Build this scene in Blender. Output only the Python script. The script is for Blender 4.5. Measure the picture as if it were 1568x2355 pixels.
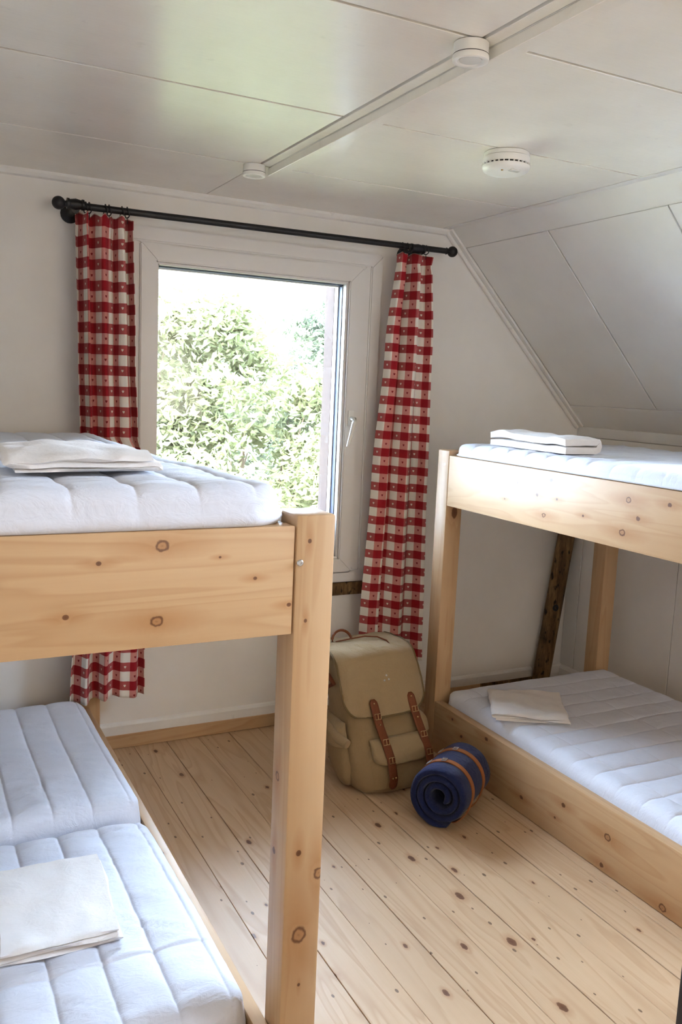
import bpy, bmesh, math, random
from mathutils import Vector, Matrix, noise

# ------------------------------------------------------------------ scene, camera, light
for o in list(bpy.data.objects): bpy.data.objects.remove(o)
sc = bpy.context.scene
COL = sc.collection
PI = math.pi
R = math.radians

cam_d = bpy.data.cameras.new('camera'); cam = bpy.data.objects.new('camera', cam_d); COL.objects.link(cam)
sc.camera = cam
yaw, pitch, roll = R(27.1741), R(-8.1507), R(2.4428)
fw = Vector((math.sin(yaw)*math.cos(pitch), math.cos(yaw)*math.cos(pitch), math.sin(pitch)))
rt = Vector((math.cos(yaw), -math.sin(yaw), 0)); up = rt.cross(fw)
r2 = math.cos(roll)*rt + math.sin(roll)*up; u2 = -math.sin(roll)*rt + math.cos(roll)*up
cam.matrix_world = Matrix(((r2.x, u2.x, -fw.x, 0), (r2.y, u2.y, -fw.y, -3.4497), (r2.z, u2.z, -fw.z, 1.5167), (0, 0, 0, 1)))
cam_d.sensor_fit = 'VERTICAL'; cam_d.sensor_height = 36.0
cam_d.lens = 1990.9 / 2355 * 36.0
cam_d.clip_start = 0.05; cam_d.clip_end = 200

sc.view_settings.view_transform = 'Standard'; sc.view_settings.look = 'None'
sc.view_settings.exposure = 0.64; sc.view_settings.gamma = 1.0; sc.view_settings.use_curve_mapping = False
sc.cycles.use_denoising = True
sc.cycles.max_bounces = 7; sc.cycles.diffuse_bounces = 5; sc.cycles.glossy_bounces = 2
sc.cycles.use_adaptive_sampling = True; sc.cycles.adaptive_threshold = 0.2; sc.cycles.adaptive_min_samples = 24
sc.cycles.transparent_max_bounces = 6; sc.cycles.caustics_reflective = False; sc.cycles.caustics_refractive = False
sc.cycles.sample_clamp_indirect = 6.0

w = bpy.data.worlds.new('world'); sc.world = w; w.use_nodes = True
bg = w.node_tree.nodes['Background']
bg.inputs['Color'].default_value = (0.62, 0.77, 1.0, 1); bg.inputs['Strength'].default_value = 40.0

def light(name, kind, loc, target, energy, color, **kw):
    d = bpy.data.lights.new(name, kind); d.energy = energy; d.color = color
    for k, v in kw.items(): setattr(d, k, v)
    o = bpy.data.objects.new(name, d); COL.objects.link(o); o.location = loc
    o.rotation_euler = (Vector(target) - Vector(loc)).to_track_quat('-Z', 'Y').to_euler()
    return o
# sun high over the garden, from the left and behind the house
light('sun', 'SUN', (-5, -4, 8), (0.5, 0, 0), 13.0, (1.0, 0.95, 0.86), angle=R(1.5))
# daylight portal in the window opening
po = light('window_portal', 'AREA', (1.339, 0.20, 1.36), (1.339, -1, 1.36), 1.0, (1, 1, 1), shape='RECTANGLE', size=0.95, size_y=1.28)
po.data.cycles.is_portal = True
# daylight portal in the fill opening added beside the camera
pr_ = light('fill_window_portal', 'AREA', (2.66+0.09, -2.475, 1.843+0.09), (2.66-1, -2.475, 1.843-1), 1.0, (1, 1, 1), shape='RECTANGLE', size=0.76, size_y=1.24)
pr_.data.cycles.is_portal = True
# warm fill light added behind the camera to brighten camera-facing sides
light('front_fill', 'AREA', (1.6, -5.5, 1.65), (1.6, 0, 2.1), 22.0, (1.0, 0.90, 0.78), shape='RECTANGLE', size=2.6, size_y=1.0)

# ------------------------------------------------------------------ helpers
def link(o): COL.objects.link(o); return o
def tag(o, label=None, cat=None, group=None, kind=None):
    if label: o['label'] = label
    if cat: o['category'] = cat
    if group: o['group'] = group
    if kind: o['kind'] = kind
    return o
def empty(name, loc, label=None, cat=None, group=None, kind=None):
    o = bpy.data.objects.new(name, None); link(o); o.location = loc; o.empty_display_size = 0.05
    return tag(o, label, cat, group, kind)
def origin(parent): return Vector(parent.location) if parent is not None and parent.parent is None else (origin(parent.parent) + Vector(parent.location) if parent is not None else Vector((0, 0, 0)))
def obj(name, bm, mat, parent=None, loc=None, smooth=False, auto=None):
    """bm in world coordinates -> object under parent (or with its own origin loc)"""
    off = Vector((0, 0, 0))
    if loc is not None: off = Vector(loc)
    base = origin(parent) if parent is not None else Vector((0, 0, 0))
    if parent is not None and loc is None: off = base
    bmesh.ops.translate(bm, verts=bm.verts[:], vec=-off)
    bmesh.ops.recalc_face_normals(bm, faces=bm.faces[:])
    me = bpy.data.meshes.new(name); bm.to_mesh(me); bm.free()
    if smooth or auto:
        me.polygons.foreach_set('use_smooth', [True]*len(me.polygons))
        if auto: me.set_sharp_from_angle(angle=R(auto))
    o = bpy.data.objects.new(name, me); link(o); o.location = off - base
    if parent is not None: o.parent = parent
    if mat is not None: me.materials.append(mat)
    return o
def add_box(bm, x0, x1, y0, y1, z0, z1, bev=0.0, seg=1):
    vs = [bm.verts.new((x, y, z)) for x in (x0, x1) for y in (y0, y1) for z in (z0, z1)]
    fs = [bm.faces.new([vs[i] for i in q]) for q in ((0, 1, 3, 2), (4, 6, 7, 5), (0, 4, 5, 1), (2, 3, 7, 6), (0, 2, 6, 4), (1, 5, 7, 3))]
    if bev:
        es = list({e for f in fs for e in f.edges})
        bmesh.ops.bevel(bm, geom=es, offset=bev, segments=seg, affect='EDGES', profile=0.5)
    return bm
def box(name, x0, x1, y0, y1, z0, z1, mat, parent=None, bev=0.0, seg=1, loc=None):
    return obj(name, add_box(bmesh.new(), x0, x1, y0, y1, z0, z1, bev, seg), mat, parent, loc, auto=40 if bev and seg > 1 else None)
def prism(bm, pts, axis, a0, a1):
    """polygon pts (2D) extruded along axis ('x','y','z') from a0 to a1"""
    def P(p, a):
        return {'y': (p[0], a, p[1]), 'x': (a, p[0], p[1]), 'z': (p[0], p[1], a)}[axis]
    A = [bm.verts.new(P(p, a0)) for p in pts]; B = [bm.verts.new(P(p, a1)) for p in pts]
    n = len(pts); bm.faces.new(A); bm.faces.new(B[::-1])
    for i in range(n): bm.faces.new((A[i], B[i], B[(i+1) % n], A[(i+1) % n]))
    return bm
def tube(bm, pts, rad, n=10, caps=True, closed=False):
    pts = [Vector(p) for p in pts]; rings = []
    m = len(pts)
    for i, p in enumerate(pts):
        if closed: t = pts[(i+1) % m] - pts[i-1]
        else: t = pts[min(i+1, m-1)] - pts[max(i-1, 0)]
        t.normalize()
        a = Vector((0, 0, 1)) if abs(t.z) < 0.9 else Vector((1, 0, 0))
        u = t.cross(a).normalized(); v = t.cross(u)
        r = rad[i] if isinstance(rad, (list, tuple)) else rad
        rings.append([bm.verts.new(p + r*(math.cos(2*PI*k/n)*u + math.sin(2*PI*k/n)*v)) for k in range(n)])
    for i in range(m if closed else m-1):
        A, B = rings[i], rings[(i+1) % m]
        for k in range(n): bm.faces.new((A[k], A[(k+1) % n], B[(k+1) % n], B[k]))
    if caps and not closed: bm.faces.new(rings[0][::-1]); bm.faces.new(rings[-1])
    return bm
def lathe(bm, prof, c, axis='z', n=28):
    """prof: list of (radius, height along axis) ; c centre"""
    rings = []
    c = Vector(c)
    for r, h in prof:
        ring = []
        for k in range(n):
            a = 2*PI*k/n; x, y = r*math.cos(a), r*math.sin(a)
            ring.append(bm.verts.new(c + Vector({'z': (x, y, h), 'x': (h, x, y), 'y': (x, h, y)}[axis])))
        rings.append(ring)
    for A, B in zip(rings, rings[1:]):
        for k in range(n): bm.faces.new((A[k], A[(k+1) % n], B[(k+1) % n], B[k]))
    bm.faces.new(rings[0][::-1]); bm.faces.new(rings[-1])
    return bm
def grid_mesh(bm, rows, close_u=False):
    V = [[bm.verts.new(p) for p in r] for r in rows]
    for A, B in zip(V, V[1:]):
        m = len(A)
        for k in range(m if close_u else m-1): bm.faces.new((A[k], A[(k+1) % m], B[(k+1) % m], B[k]))
    return V

# ------------------------------------------------------------------ materials
class M:
    def __init__(s, name, rough=0.6, spec=0.5, col=(0.8, 0.8, 0.8)):
        s.m = bpy.data.materials.new(name); s.m.use_nodes = True
        s.t = s.m.node_tree; s.b = s.t.nodes['Principled BSDF']; s.N = s.t.nodes; s.L = s.t.links
        s.b.inputs['Roughness'].default_value = rough; s.b.inputs['Specular IOR Level'].default_value = spec
        s.b.inputs['Base Color'].default_value = (*col, 1)
    def n(s, t, **kw):
        x = s.N.new('ShaderNode' + t)
        for k, v in kw.items():
            if k in ('operation', 'blend_type', 'data_type', 'feature', 'noise_dimensions', 'wave_type', 'bands_direction', 'distance', 'clamp', 'use_clamp', 'attribute_name', 'interpolation_type'): setattr(x, k, v)
            else:
                i = x.inputs[int(k[1:])] if k[0] == 'i' and k[1:].isdigit() else x.inputs[k]
                if hasattr(v, 'is_output') or v.__class__.__name__.startswith('NodeSocket'): s.L.new(v, i)
                else: i.default_value = v
        return x
    def math(s, op, a, b=0.0, c=0.0): 
        x = s.n('Math', operation=op)
        for i, v in enumerate((a, b, c)):
            if v.__class__.__name__.startswith('NodeSocket'): s.L.new(v, x.inputs[i])
            else: x.inputs[i].default_value = v
        return x.outputs[0]
    def vmath(s, op, a, b=(0, 0, 0)):
        x = s.n('VectorMath', operation=op)
        for i, v in enumerate((a, b)):
            if v.__class__.__name__.startswith('NodeSocket'): s.L.new(v, x.inputs[i])
            else: x.inputs[i].default_value = v
        return x.outputs['Value'] if op in ('LENGTH', 'DISTANCE', 'DOT_PRODUCT') else x.outputs[0]
    def mix(s, f, a, b, blend='MIX'):
        x = s.n('Mix', data_type='RGBA', blend_type=blend)
        for i, v in ((0, f), (6, a), (7, b)):
            if v.__class__.__name__.startswith('NodeSocket'): s.L.new(v, x.inputs[i])
            else: x.inputs[i].default_value = v if i == 0 else (*v, 1)
        return x.outputs[2]
    def ramp(s, f, stops):
        x = s.n('ValToRGB'); s.L.new(f, x.inputs[0]); e = x.color_ramp.elements
        while len(e) < len(stops): e.new(0.5)
        for el, (p, c) in zip(e, stops):
            el.position = p; el.color = (*c, 1) if isinstance(c, tuple) else (c, c, c, 1)
        return x.outputs[0]
    def coord(s, which='Object'): return s.n('TexCoord').outputs[which]
    def noise(s, vec, scale=5.0, detail=3.0, rough=0.5, dist=0.0):
        x = s.n('TexNoise', Scale=scale, Detail=detail, Roughness=rough, Distortion=dist); s.L.new(vec, x.inputs['Vector']); return x.outputs[0]
    def color(s, c): s.L.new(c, s.b.inputs['Base Color'])
    def bump(s, h, strength=0.2, dist=0.01):
        x = s.n('Bump', Strength=strength, Distance=dist); s.L.new(h, x.inputs['Height']); s.L.new(x.outputs[0], s.b.inputs['Normal'])

def srgb(r, g, b):
    f = lambda c: (c/255/12.92 if c/255 <= 0.04045 else ((c/255+0.055)/1.055)**2.4)
    return (f(r), f(g), f(b))

def paint(name, col, rough=0.5, spec=0.4, var=0.06, scale=3.0, bump=0.06, bscale=60.0, stretch=(1, 1, 1), spots=0.0):
    m = M(name, rough, spec); p = m.coord()
    q = m.vmath('MULTIPLY', p, stretch)
    n1 = m.noise(p, scale, 4, 0.6)
    dark = tuple(c*(1-var*2) for c in col)
    c = m.mix(m.ramp(n1, [(0.3, 0.0), (0.7, 1.0)]), dark, col)
    if spots:
        sp = m.noise(p, 23.0, 2, 0.5)
        c = m.mix(m.ramp(sp, [(0.70, 0.0), (0.76, spots)]), c, tuple(x*0.55 for x in col))
    m.color(c)
    m.bump(m.noise(q, bscale, 4, 0.6), bump, 0.004)
    return m.m

def pine(name, axis, light, dark, rough=0.45, knots=None, loc=(0, 0, 0), kscale=1.0, kdens=0.5, spec=0.35, specks=False, flat=False):
    """pine boards; grain runs along axis; knots: explicit list of (world pos, radius) or None for scattered ones"""
    m = M(name, rough, spec); p = m.coord()
    rnd = m.n('ObjectInfo').outputs['Random']
    off = m.vmath('MULTIPLY', m.n('CombineXYZ', X=rnd, Y=rnd, Z=rnd).outputs[0], (37.0, 53.0, 71.0))
    q = m.vmath('ADD', p, off)
    ax = 'xyz'.index(axis)
    def st(along, across): 
        v = [across]*3; v[ax] = along; return tuple(v)
    # knot field: kd = distance in knot radii, ks = the same drawn out along the grain
    wob = m.n('TexNoise', Scale=90.0, Detail=2.0); m.L.new(q, wob.inputs['Vector'])
    wv = m.vmath('MULTIPLY', m.vmath('SUBTRACT', wob.outputs['Color'], (0.5, 0.5, 0.5)), (0.008, 0.008, 0.008))
    if knots:
        kd = ks = big = None
        for (kp, kr) in knots:
            rel = m.vmath('ADD', m.vmath('SUBTRACT', p, tuple(Vector(kp)-Vector(loc))), wv if kr > 0.005 else (0, 0, 0))
            d = m.vmath('LENGTH', m.vmath('MULTIPLY', rel, st(0.85/kr, 1.0/kr)))
            e = m.vmath('LENGTH', m.vmath('MULTIPLY', rel, st(0.22/kr, 0.8/kr)))
            kd = d if kd is None else m.math('MINIMUM', kd, d); ks = e if ks is None else m.math('MINIMUM', ks, e)
            if kr >= 0.008: big = d if big is None else m.math('MINIMUM', big, d)
    else:
        sv_ = m.vmath('MULTIPLY', m.vmath('ADD', q, wv), st(4.2*kscale, 8.0*kscale))
        vo = m.n('TexVoronoi', feature='F1', Randomness=1.0); m.L.new(sv_, vo.inputs['Vector']); vo.inputs['Scale'].default_value = 1.0
        if flat: vo.voronoi_dimensions = '2D'
        cr = m.n('SeparateColor'); m.L.new(vo.outputs['Color'], cr.inputs[0])
        rad = m.math('MULTIPLY_ADD', m.math('MULTIPLY', cr.outputs[1], cr.outputs[1]), 0.06, 0.026)
        on = m.math('LESS_THAN', cr.outputs[0], kdens)
        kd = m.math('ADD', m.math('DIVIDE', vo.outputs['Distance'], rad), m.math('MULTIPLY', m.math('SUBTRACT', 1.0, on), 50.0)); ks = kd; big = None
    wrap = m.math('DIVIDE', 0.030, m.math('ADD', m.math('MULTIPLY', kd, kd), 1.0))   # grain flows round the knots
    g0 = m.noise(m.vmath('MULTIPLY', q, st(0.55, 7.0)), 1.6, 2, 0.5, 0.6)
    g1 = m.math('ADD', m.math('MULTIPLY', g0, 7.5), m.math('MULTIPLY', wrap, 40.0))
    rings = m.math('FRACT', g1)
    ring = m.ramp(rings, [(0.0, 0.0), (0.55, 0.35), (0.86, 1.0), (1.0, 0.0)])
    fib = m.noise(m.vmath('MULTIPLY', q, st(3.0, 120.0)), 2.0, 3, 0.6)
    tone = m.noise(m.vmath('MULTIPLY', q, st(0.5, 2.0)), 1.0, 2, 0.5)
    c = m.mix(m.math('MULTIPLY', ring, 0.42), light, dark)
    c = m.mix(m.math('MULTIPLY', fib, 0.22), c, dark)
    c = m.mix(m.math('MULTIPLY', m.math('SUBTRACT', tone, 0.35), 0.9), c, tuple(a*0.82 for a in light))
    # board to board tone
    c = m.mix(m.math('MULTIPLY', rnd, 0.35), c, tuple(a*b for a, b in zip(light, (0.80, 0.74, 0.68))))
    halo = m.ramp(m.math('DIVIDE', ks, 6.0), [(0.10, 0.50), (0.45, 0.0)])
    c = m.mix(halo, c, tuple(a*b for a, b in zip(dark, (0.92, 0.74, 0.56))))
    kn = m.ramp(m.math('DIVIDE', kd, 2.0), [(0.0, 0.95), (0.34, 0.85), (0.48, 0.85), (0.60, 0.0)])
    c = m.mix(kn, c, srgb(88, 50, 28))
    if big is not None:
        bc = m.ramp(m.math('DIVIDE', big, 2.0), [(0.0, 0.45), (0.12, 0.80), (0.28, 0.85), (0.40, 0.0)])
        c = m.mix(bc, c, srgb(176, 128, 84))
    if specks:
        v2 = m.n('TexVoronoi', feature='F1', Randomness=1.0); m.L.new(m.vmath('MULTIPLY', q, st(8.0, 15.0)), v2.inputs['Vector']); v2.inputs['Scale'].default_value = 1.0; v2.voronoi_dimensions = '2D'
        c2 = m.n('SeparateColor'); m.L.new(v2.outputs['Color'], c2.inputs[0])
        s_ = m.math('MULTIPLY', m.math('LESS_THAN', v2.outputs['Distance'], m.math('MULTIPLY_ADD', c2.outputs[1], 0.06, 0.015)), m.math('LESS_THAN', c2.outputs[0], 0.45))
        c = m.mix(m.math('MULTIPLY', s_, 0.8), c, (0.09, 0.045, 0.022))
    m.color(c)
    m.bump(m.math('ADD', m.math('MULTIPLY', fib, 0.6), ring), 0.05, 0.002)
    return m.m

PL = srgb(200, 166, 126); PD = srgb(168, 124, 80)
pineX = pine('pine_grain_x', 'x', PL, PD, kscale=0.8, kdens=0.28)
pineY = pine('pine_grain_y', 'y', PL, PD, kscale=0.8, kdens=0.28)
pineZ = pine('pine_grain_z', 'z', PL, PD, kscale=0.8, kdens=0.28)
floor_pine = pine('floor_pine', 'y', srgb(206, 176, 142), srgb(160, 120, 82), rough=0.46, kscale=0.95, kdens=0.5, spec=0.35, specks=True, flat=True)
WALLC = srgb(240, 236, 230)
plaster = paint('wall_plaster', WALLC, 0.75, 0.25, 0.05, 2.2, 0.25, 18.0)
ceil_paint = paint('ceiling_gloss_paint', srgb(243, 238, 228), 0.21, 0.85, 0.035, 5.0, 0.10, 22.0, stretch=(1.2, 5.0, 1.0), spots=0.12)
joint_shade = paint('joint_shade_backing', srgb(120, 106, 88), 0.8, 0.2, 0.1)  # backing coloured dark so the open panel joints look shaded
trim_paint = paint('white_trim_paint', srgb(240, 237, 232), 0.42, 0.45, 0.05, 6.0, 0.06, 40.0, spots=0.25)
win_paint = paint('window_white', srgb(226, 222, 218), 0.35, 0.5, 0.02, 4.0, 0.02, 40.0)
ext_wood = paint('weathered_reveal_wood', srgb(54, 38, 30), 0.8, 0.2, 0.12, 14.0, 0.1, 40.0)
plastic = paint('white_plastic', srgb(232, 230, 224), 0.35, 0.5, 0.01, 3.0, 0.0, 10.0)
dark_plastic = paint('dark_seam', srgb(40, 38, 36), 0.6, 0.3, 0.02)
iron = paint('black_iron', srgb(24, 24, 27), 0.45, 0.4, 0.1, 20.0, 0.1, 80.0)
gasket = paint('dark_gasket', srgb(38, 48, 72), 0.5, 0.4, 0.05)
steel = M('brushed_steel', 0.3, 0.5, (0.6, 0.6, 0.6)); steel.b.inputs['Metallic'].default_value = 1.0; steel = steel.m
brass = M('aged_brass', 0.35, 0.5, (0.55, 0.38, 0.18)); brass.b.inputs['Metallic'].default_value = 1.0; brass = brass.m

def timber_dark():
    m = M('old_dark_timber', 0.7, 0.25); p = m.coord()
    a = m.noise(m.vmath('MULTIPLY', p, (9, 9, 1.6)), 3.0, 5, 0.65)
    c = m.ramp(a, [(0.30, srgb(40, 29, 18)), (0.46, srgb(98, 74, 46)), (0.66, srgb(142, 112, 74))])
    b = m.noise(m.vmath('MULTIPLY', p, (14, 14, 7)), 3.0, 2, 0.5)
    c = m.mix(m.ramp(b, [(0.60, 0.0), (0.68, 0.9)]), c, srgb(16, 11, 8)); m.color(c); m.bump(a, 0.4, 0.01)
    return m.m
old_timber = timber_dark()

def cloth(name, col, bumpk=0.25, wr=9.0, rough=0.85, sheen=0.15, weave=900.0, wdist=0.012):
    m = M(name, rough, 0.2); p = m.coord()
    n1 = m.noise(p, wr, 4, 0.55, 1.2); n2 = m.noise(p, weave, 1, 0.5)
    n3 = m.noise(m.vmath('MULTIPLY', p, (1.0, 2.2, 1.0)), wr*2.6, 3, 0.6, 2.0)
    m.color(m.mix(m.ramp(n1, [(0.3, 0.0), (0.75, 1.0)]), tuple(c*0.95 for c in col), col))
    m.b.inputs['Sheen Weight'].default_value = sheen
    h = m.math('ADD', m.math('ADD', m.math('MULTIPLY', n1, 1.0), m.math('MULTIPLY', n3, 0.45)), m.math('MULTIPLY', n2, 0.02))
    m.bump(h, bumpk, wdist)
    return m.m
sheet_white = cloth('quilted_cotton', srgb(219, 222, 233), 0.32, 8.0)
linen = cloth('folded_linen', srgb(232, 226, 222), 0.22, 14.0)
navy = cloth('navy_wool', srgb(24, 33, 72), 0.5, 40.0, 0.95, 0.12, 700.0)
canvas = cloth('khaki_canvas', srgb(148, 124, 90), 0.45, 14.0, 0.9, 0.1, 600.0)
canvas2 = cloth('worn_canvas', srgb(160, 137, 103), 0.35, 18.0, 0.9, 0.1, 600.0)
piping = cloth('canvas_piping', srgb(112, 92, 60), 0.2, 30.0)
leather = cloth('brown_leather', srgb(118, 66, 40), 0.25, 50.0, 0.5, 0.0, 300.0)
tan_leather = cloth('tan_leather', srgb(152, 92, 52), 0.2, 50.0, 0.5, 0.0, 300.0)

def gingham():
    m = M('red_gingham', 0.9, 0.15); uv = m.coord('UV')
    s = m.n('SeparateXYZ'); m.L.new(uv, s.inputs[0])
    u = m.math('FRACT', m.math('DIVIDE', s.outputs[0], 0.0765)); v = m.math('FRACT', m.math('ADD', m.math('DIVIDE', s.outputs[1], 0.0765), 0.57))
    cu = m.math('GREATER_THAN', u, 0.5); cv = m.math('GREATER_THAN', v, 0.52)
    # in-cell coordinates for the small woven hearts
    iu = m.math('SUBTRACT', m.math('FRACT', m.math('MULTIPLY', u, 2.0)), 0.5)
    iv = m.math('SUBTRACT', m.math('FRACT', m.math('MULTIPLY', v, 2.0)), 0.5)
    au = m.math('ABSOLUTE', iu)
    iv2 = m.math('SUBTRACT', iv, m.math('MULTIPLY', au, 0.7))
    rr = m.math('SQRT', m.math('ADD', m.math('MULTIPLY', iu, iu), m.math('MULTIPLY', iv2, iv2)))
    dot = m.math('LESS_THAN', rr, 0.115)
    white, pink = srgb(246, 240, 230), srgb(212, 144, 134)
    red, mid = srgb(160, 30, 40), srgb(182, 90, 88)
    lo = m.mix(cu, white, pink); hi = m.mix(cu, mid, red)
    c = m.mix(cv, lo, hi)
    one = m.math('ABSOLUTE', m.math('SUBTRACT', cu, cv))
    dm = m.math('MULTIPLY', dot, one)
    dc = m.mix(cv, srgb(132, 24, 34), srgb(236, 226, 214))
    c = m.mix(m.math('MULTIPLY', dm, 0.95), c, dc)
    m.color(c); m.b.inputs['Sheen Weight'].default_value = 0.1
    m.bump(m.noise(uv, 500.0, 2, 0.5), 0.1, 0.002)
    # thin cotton lets a little daylight through
    tr = m.n('BsdfTranslucent'); m.L.new(c, tr.inputs['Color'])
    mx = m.n('MixShader'); mx.inputs[0].default_value = 0.22
    m.L.new(m.b.outputs[0], mx.inputs[1]); m.L.new(tr.outputs[0], mx.inputs[2])
    m.L.new(mx.outputs[0], m.N['Material Output'].inputs[0])
    return m.m
gingham_m = gingham()

def glass_mat():
    m = M('window_glass'); m.N.remove(m.b)
    t = m.n('BsdfTransparent', Color=(0.97, 0.985, 0.98, 1)); g = m.n('BsdfGlossy', Roughness=0.01)
    f = m.n('Fresnel', IOR=1.45); mx = m.n('MixShader')
    m.L.new(f.outputs[0], mx.inputs[0]); m.L.new(t.outputs[0], mx.inputs[1]); m.L.new(g.outputs[0], mx.inputs[2])
    m.L.new(mx.outputs[0], m.N['Material Output'].inputs[0])
    return m.m
glass = glass_mat()

def leaf_mat(name, a, b):
    m = M(name, 0.6, 0.3); p = m.coord()
    c = m.mix(m.ramp(m.noise(p, 2.5, 3, 0.6), [(0.35, 0.0), (0.65, 1.0)]), a, b); m.color(c)
    tr = m.n('BsdfTranslucent'); m.L.new(c, tr.inputs['Color']); mx = m.n('MixShader'); mx.inputs[0].default_value = 0.35
    m.L.new(m.b.outputs[0], mx.inputs[1]); m.L.new(tr.outputs[0], mx.inputs[2]); m.L.new(mx.outputs[0], m.N['Material Output'].inputs[0])
    return m.m
leafA = leaf_mat('leaf_light', (0.115, 0.120, 0.050), (0.175, 0.170, 0.082))
leafB = leaf_mat('leaf_fresh', (0.082, 0.092, 0.036), (0.150, 0.148, 0.066))
leafC = leaf_mat('leaf_blue_green', (0.070, 0.082, 0.052), (0.105, 0.112, 0.066))
bark = paint('bark', srgb(96, 80, 62), 0.9, 0.2, 0.2, 12.0, 0.5, 20.0)
grass = paint('garden_grass', srgb(176, 172, 140), 0.95, 0.1, 0.2, 3.0, 0.3, 20.0)

# ------------------------------------------------------------------ room measurements
H = 2.25; XL = -0.30; XK = 3.1295; ZK = 1.3671; XS = 2.2547; YB = -5.60; WT = 0.155
SL = math.hypot(XK-XS, H-ZK); SD = Vector(((XK-XS)/SL, 0, (ZK-H)/SL)); SN = Vector((SD.z, 0, -SD.x))   # down the slope / into the room
def S(name): return name

# floor with single planks
floor = box('floor', XL-0.1, XK+0.1, YB-0.1, 0.1, -0.10, -0.022, old_timber); tag(floor, kind='structure', label='wooden floor of long knotty pine boards')
rng = random.Random(4)
x = 0.845 - 0.14*9 + 0.0
k = 0
while x < XK:
    x0, x1 = max(x, XL), min(x+0.14, XK)
    if x1-x0 > 0.02:
        g = rng.choice([0.0012, 0.0015, 0.0020, 0.0036])
        box('plank', x0+g, x1-g*0.5, YB, -0.001, -0.022, rng.uniform(-0.0008, 0.0), floor_pine, floor, bev=0.0012)
    x += 0.1395 if k % 2 else 0.1385; k += 1

# far wall with window opening, gable shaped on the right
WX0, WX1, WZ0, WZ1 = 0.86, 1.806, 0.70, 2.025
bm = bmesh.new()
for pts in ([(XL-0.2, -0.1), (WX0, -0.1), (WX0, H+0.1), (XL-0.2, H+0.1)],
            [(WX0, -0.1), (WX1, -0.1), (WX1, WZ0), (WX0, WZ0)],
            [(WX0, WZ1), (WX1, WZ1), (WX1, H+0.1), (WX0, H+0.1)],
            [(WX1, -0.1), (XK+0.15, -0.1), (XK+0.15, ZK), (XS+0.1, H+0.1), (WX1, H+0.1)]):
    prism(bm, pts, 'y', 0.0, WT)
wall_far = obj('wall_far', bm, plaster); tag(wall_far, 'off-white plastered gable wall with the window', kind='structure')
wl = box('wall_left', XL-0.2, XL, YB-0.2, 0.0, -0.1, H+0.1, plaster); tag(wl, 'off-white plastered wall beside the left bunk', kind='structure')
# back wall behind the camera
bm = bmesh.new()
for a in ((XL-0.2, XK+0.2, -0.1, H+0.1),):
    add_box(bm, a[0], a[1], YB-0.2, YB, a[2], a[3])
wb = obj('wall_back', bm, plaster); tag(wb, 'off-white wall behind the camera', kind='structure')

# knee wall on the right with upright panels
wr_ = box('wall_right', XK+0.012, XK+0.2, YB-0.2, 0.05, -0.1, ZK+0.05, plaster); tag(wr_, 'low off-white panelled knee wall under the roof slope', kind='structure')
ys = [0.0, -0.10, -0.72, -1.34, -1.96, -2.58, -3.2, -3.82, -4.44, -5.06, YB]
for a, b in zip(ys, ys[1:]): box('panel', XK, XK+0.013, b+0.002, a-0.002, 0.0, 1.32, plaster, wr_, bev=0.0015)
t = box('trim_knee_top', XK-0.010, XK+0.012, YB, 0.0, 1.322, 1.372, trim_paint, bev=0.004, seg=2); tag(t, 'white wooden strip along the top of the knee wall', kind='structure')

# flat ceiling: backing plus painted panels with open joints
ceil = box('ceiling', XL-0.2, XS+0.1, YB-0.2, 0.1, H+0.020, H+0.10, joint_shade); tag(ceil, 'glossy cream painted board ceiling', kind='structure')
YJ = [0.0, -0.575, -1.212, -1.842, -2.47, -3.1, -3.73, -4.36, -5.0, YB]
gj = 0.0052
for a, b in zip(YJ, YJ[1:]):
    box('panel', XL, 1.1055-gj*0.6, b+gj, a-gj, H, H+0.021, ceil_paint, ceil, bev=0.0008)
    if a == 0.0: box('panel', 1.1055, 2.214, b+gj, a-gj, H, H+0.021, ceil_paint, ceil, bev=0.0008)
    else:
        box('panel', 1.224, 2.214, b+gj, a-gj, H, H+0.021, ceil_paint, ceil, bev=0.0008)
box('border_strip', 1.1125, 1.1455, YB, YJ[1]-gj, H-0.001, H+0.021, ceil_paint, ceil, bev=0.001)
box('border_strip', 1.1485, 1.2175, YB, YJ[1]-gj, H-0.001, H+0.021, ceil_paint, ceil, bev=0.001)
box('border_strip', 2.2195, XS+0.05, YB, -0.001, H-0.001, H+0.021, trim_paint, ceil, bev=0.001)
t = box('trim_ceiling_batten', 1.1484, 1.186, YB, -0.555, H-0.0262, H-0.0012, ceil_paint, bev=0.0012); tag(t, 'cream painted batten running along the middle of the ceiling', kind='structure')

# sloping ceiling, with an unseen window added beside the camera for fill light
SKY0, SKY1, SKS0, SKS1 = -3.09, -1.86, 0.20, 0.95
def slope_slab(name, s0, s1, y0, y1, d0, d1, mat, parent=None, bev=0.0):
    bm = bmesh.new()
    def P(s, d): 
        v = Vector((XS, 0, H)) + SD*s + SN*(-d); return (v.x, v.z)
    prism(bm, [P(s0, d0), P(s1, d0), P(s1, d1), P(s0, d1)], 'y', y0, y1)
    if bev: bmesh.ops.bevel(bm, geom=bm.edges[:], offset=bev, segments=1, affect='EDGES')
    return obj(name, bm, mat, parent)
sgn = 1 if SN.x > 0 else -1
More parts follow.
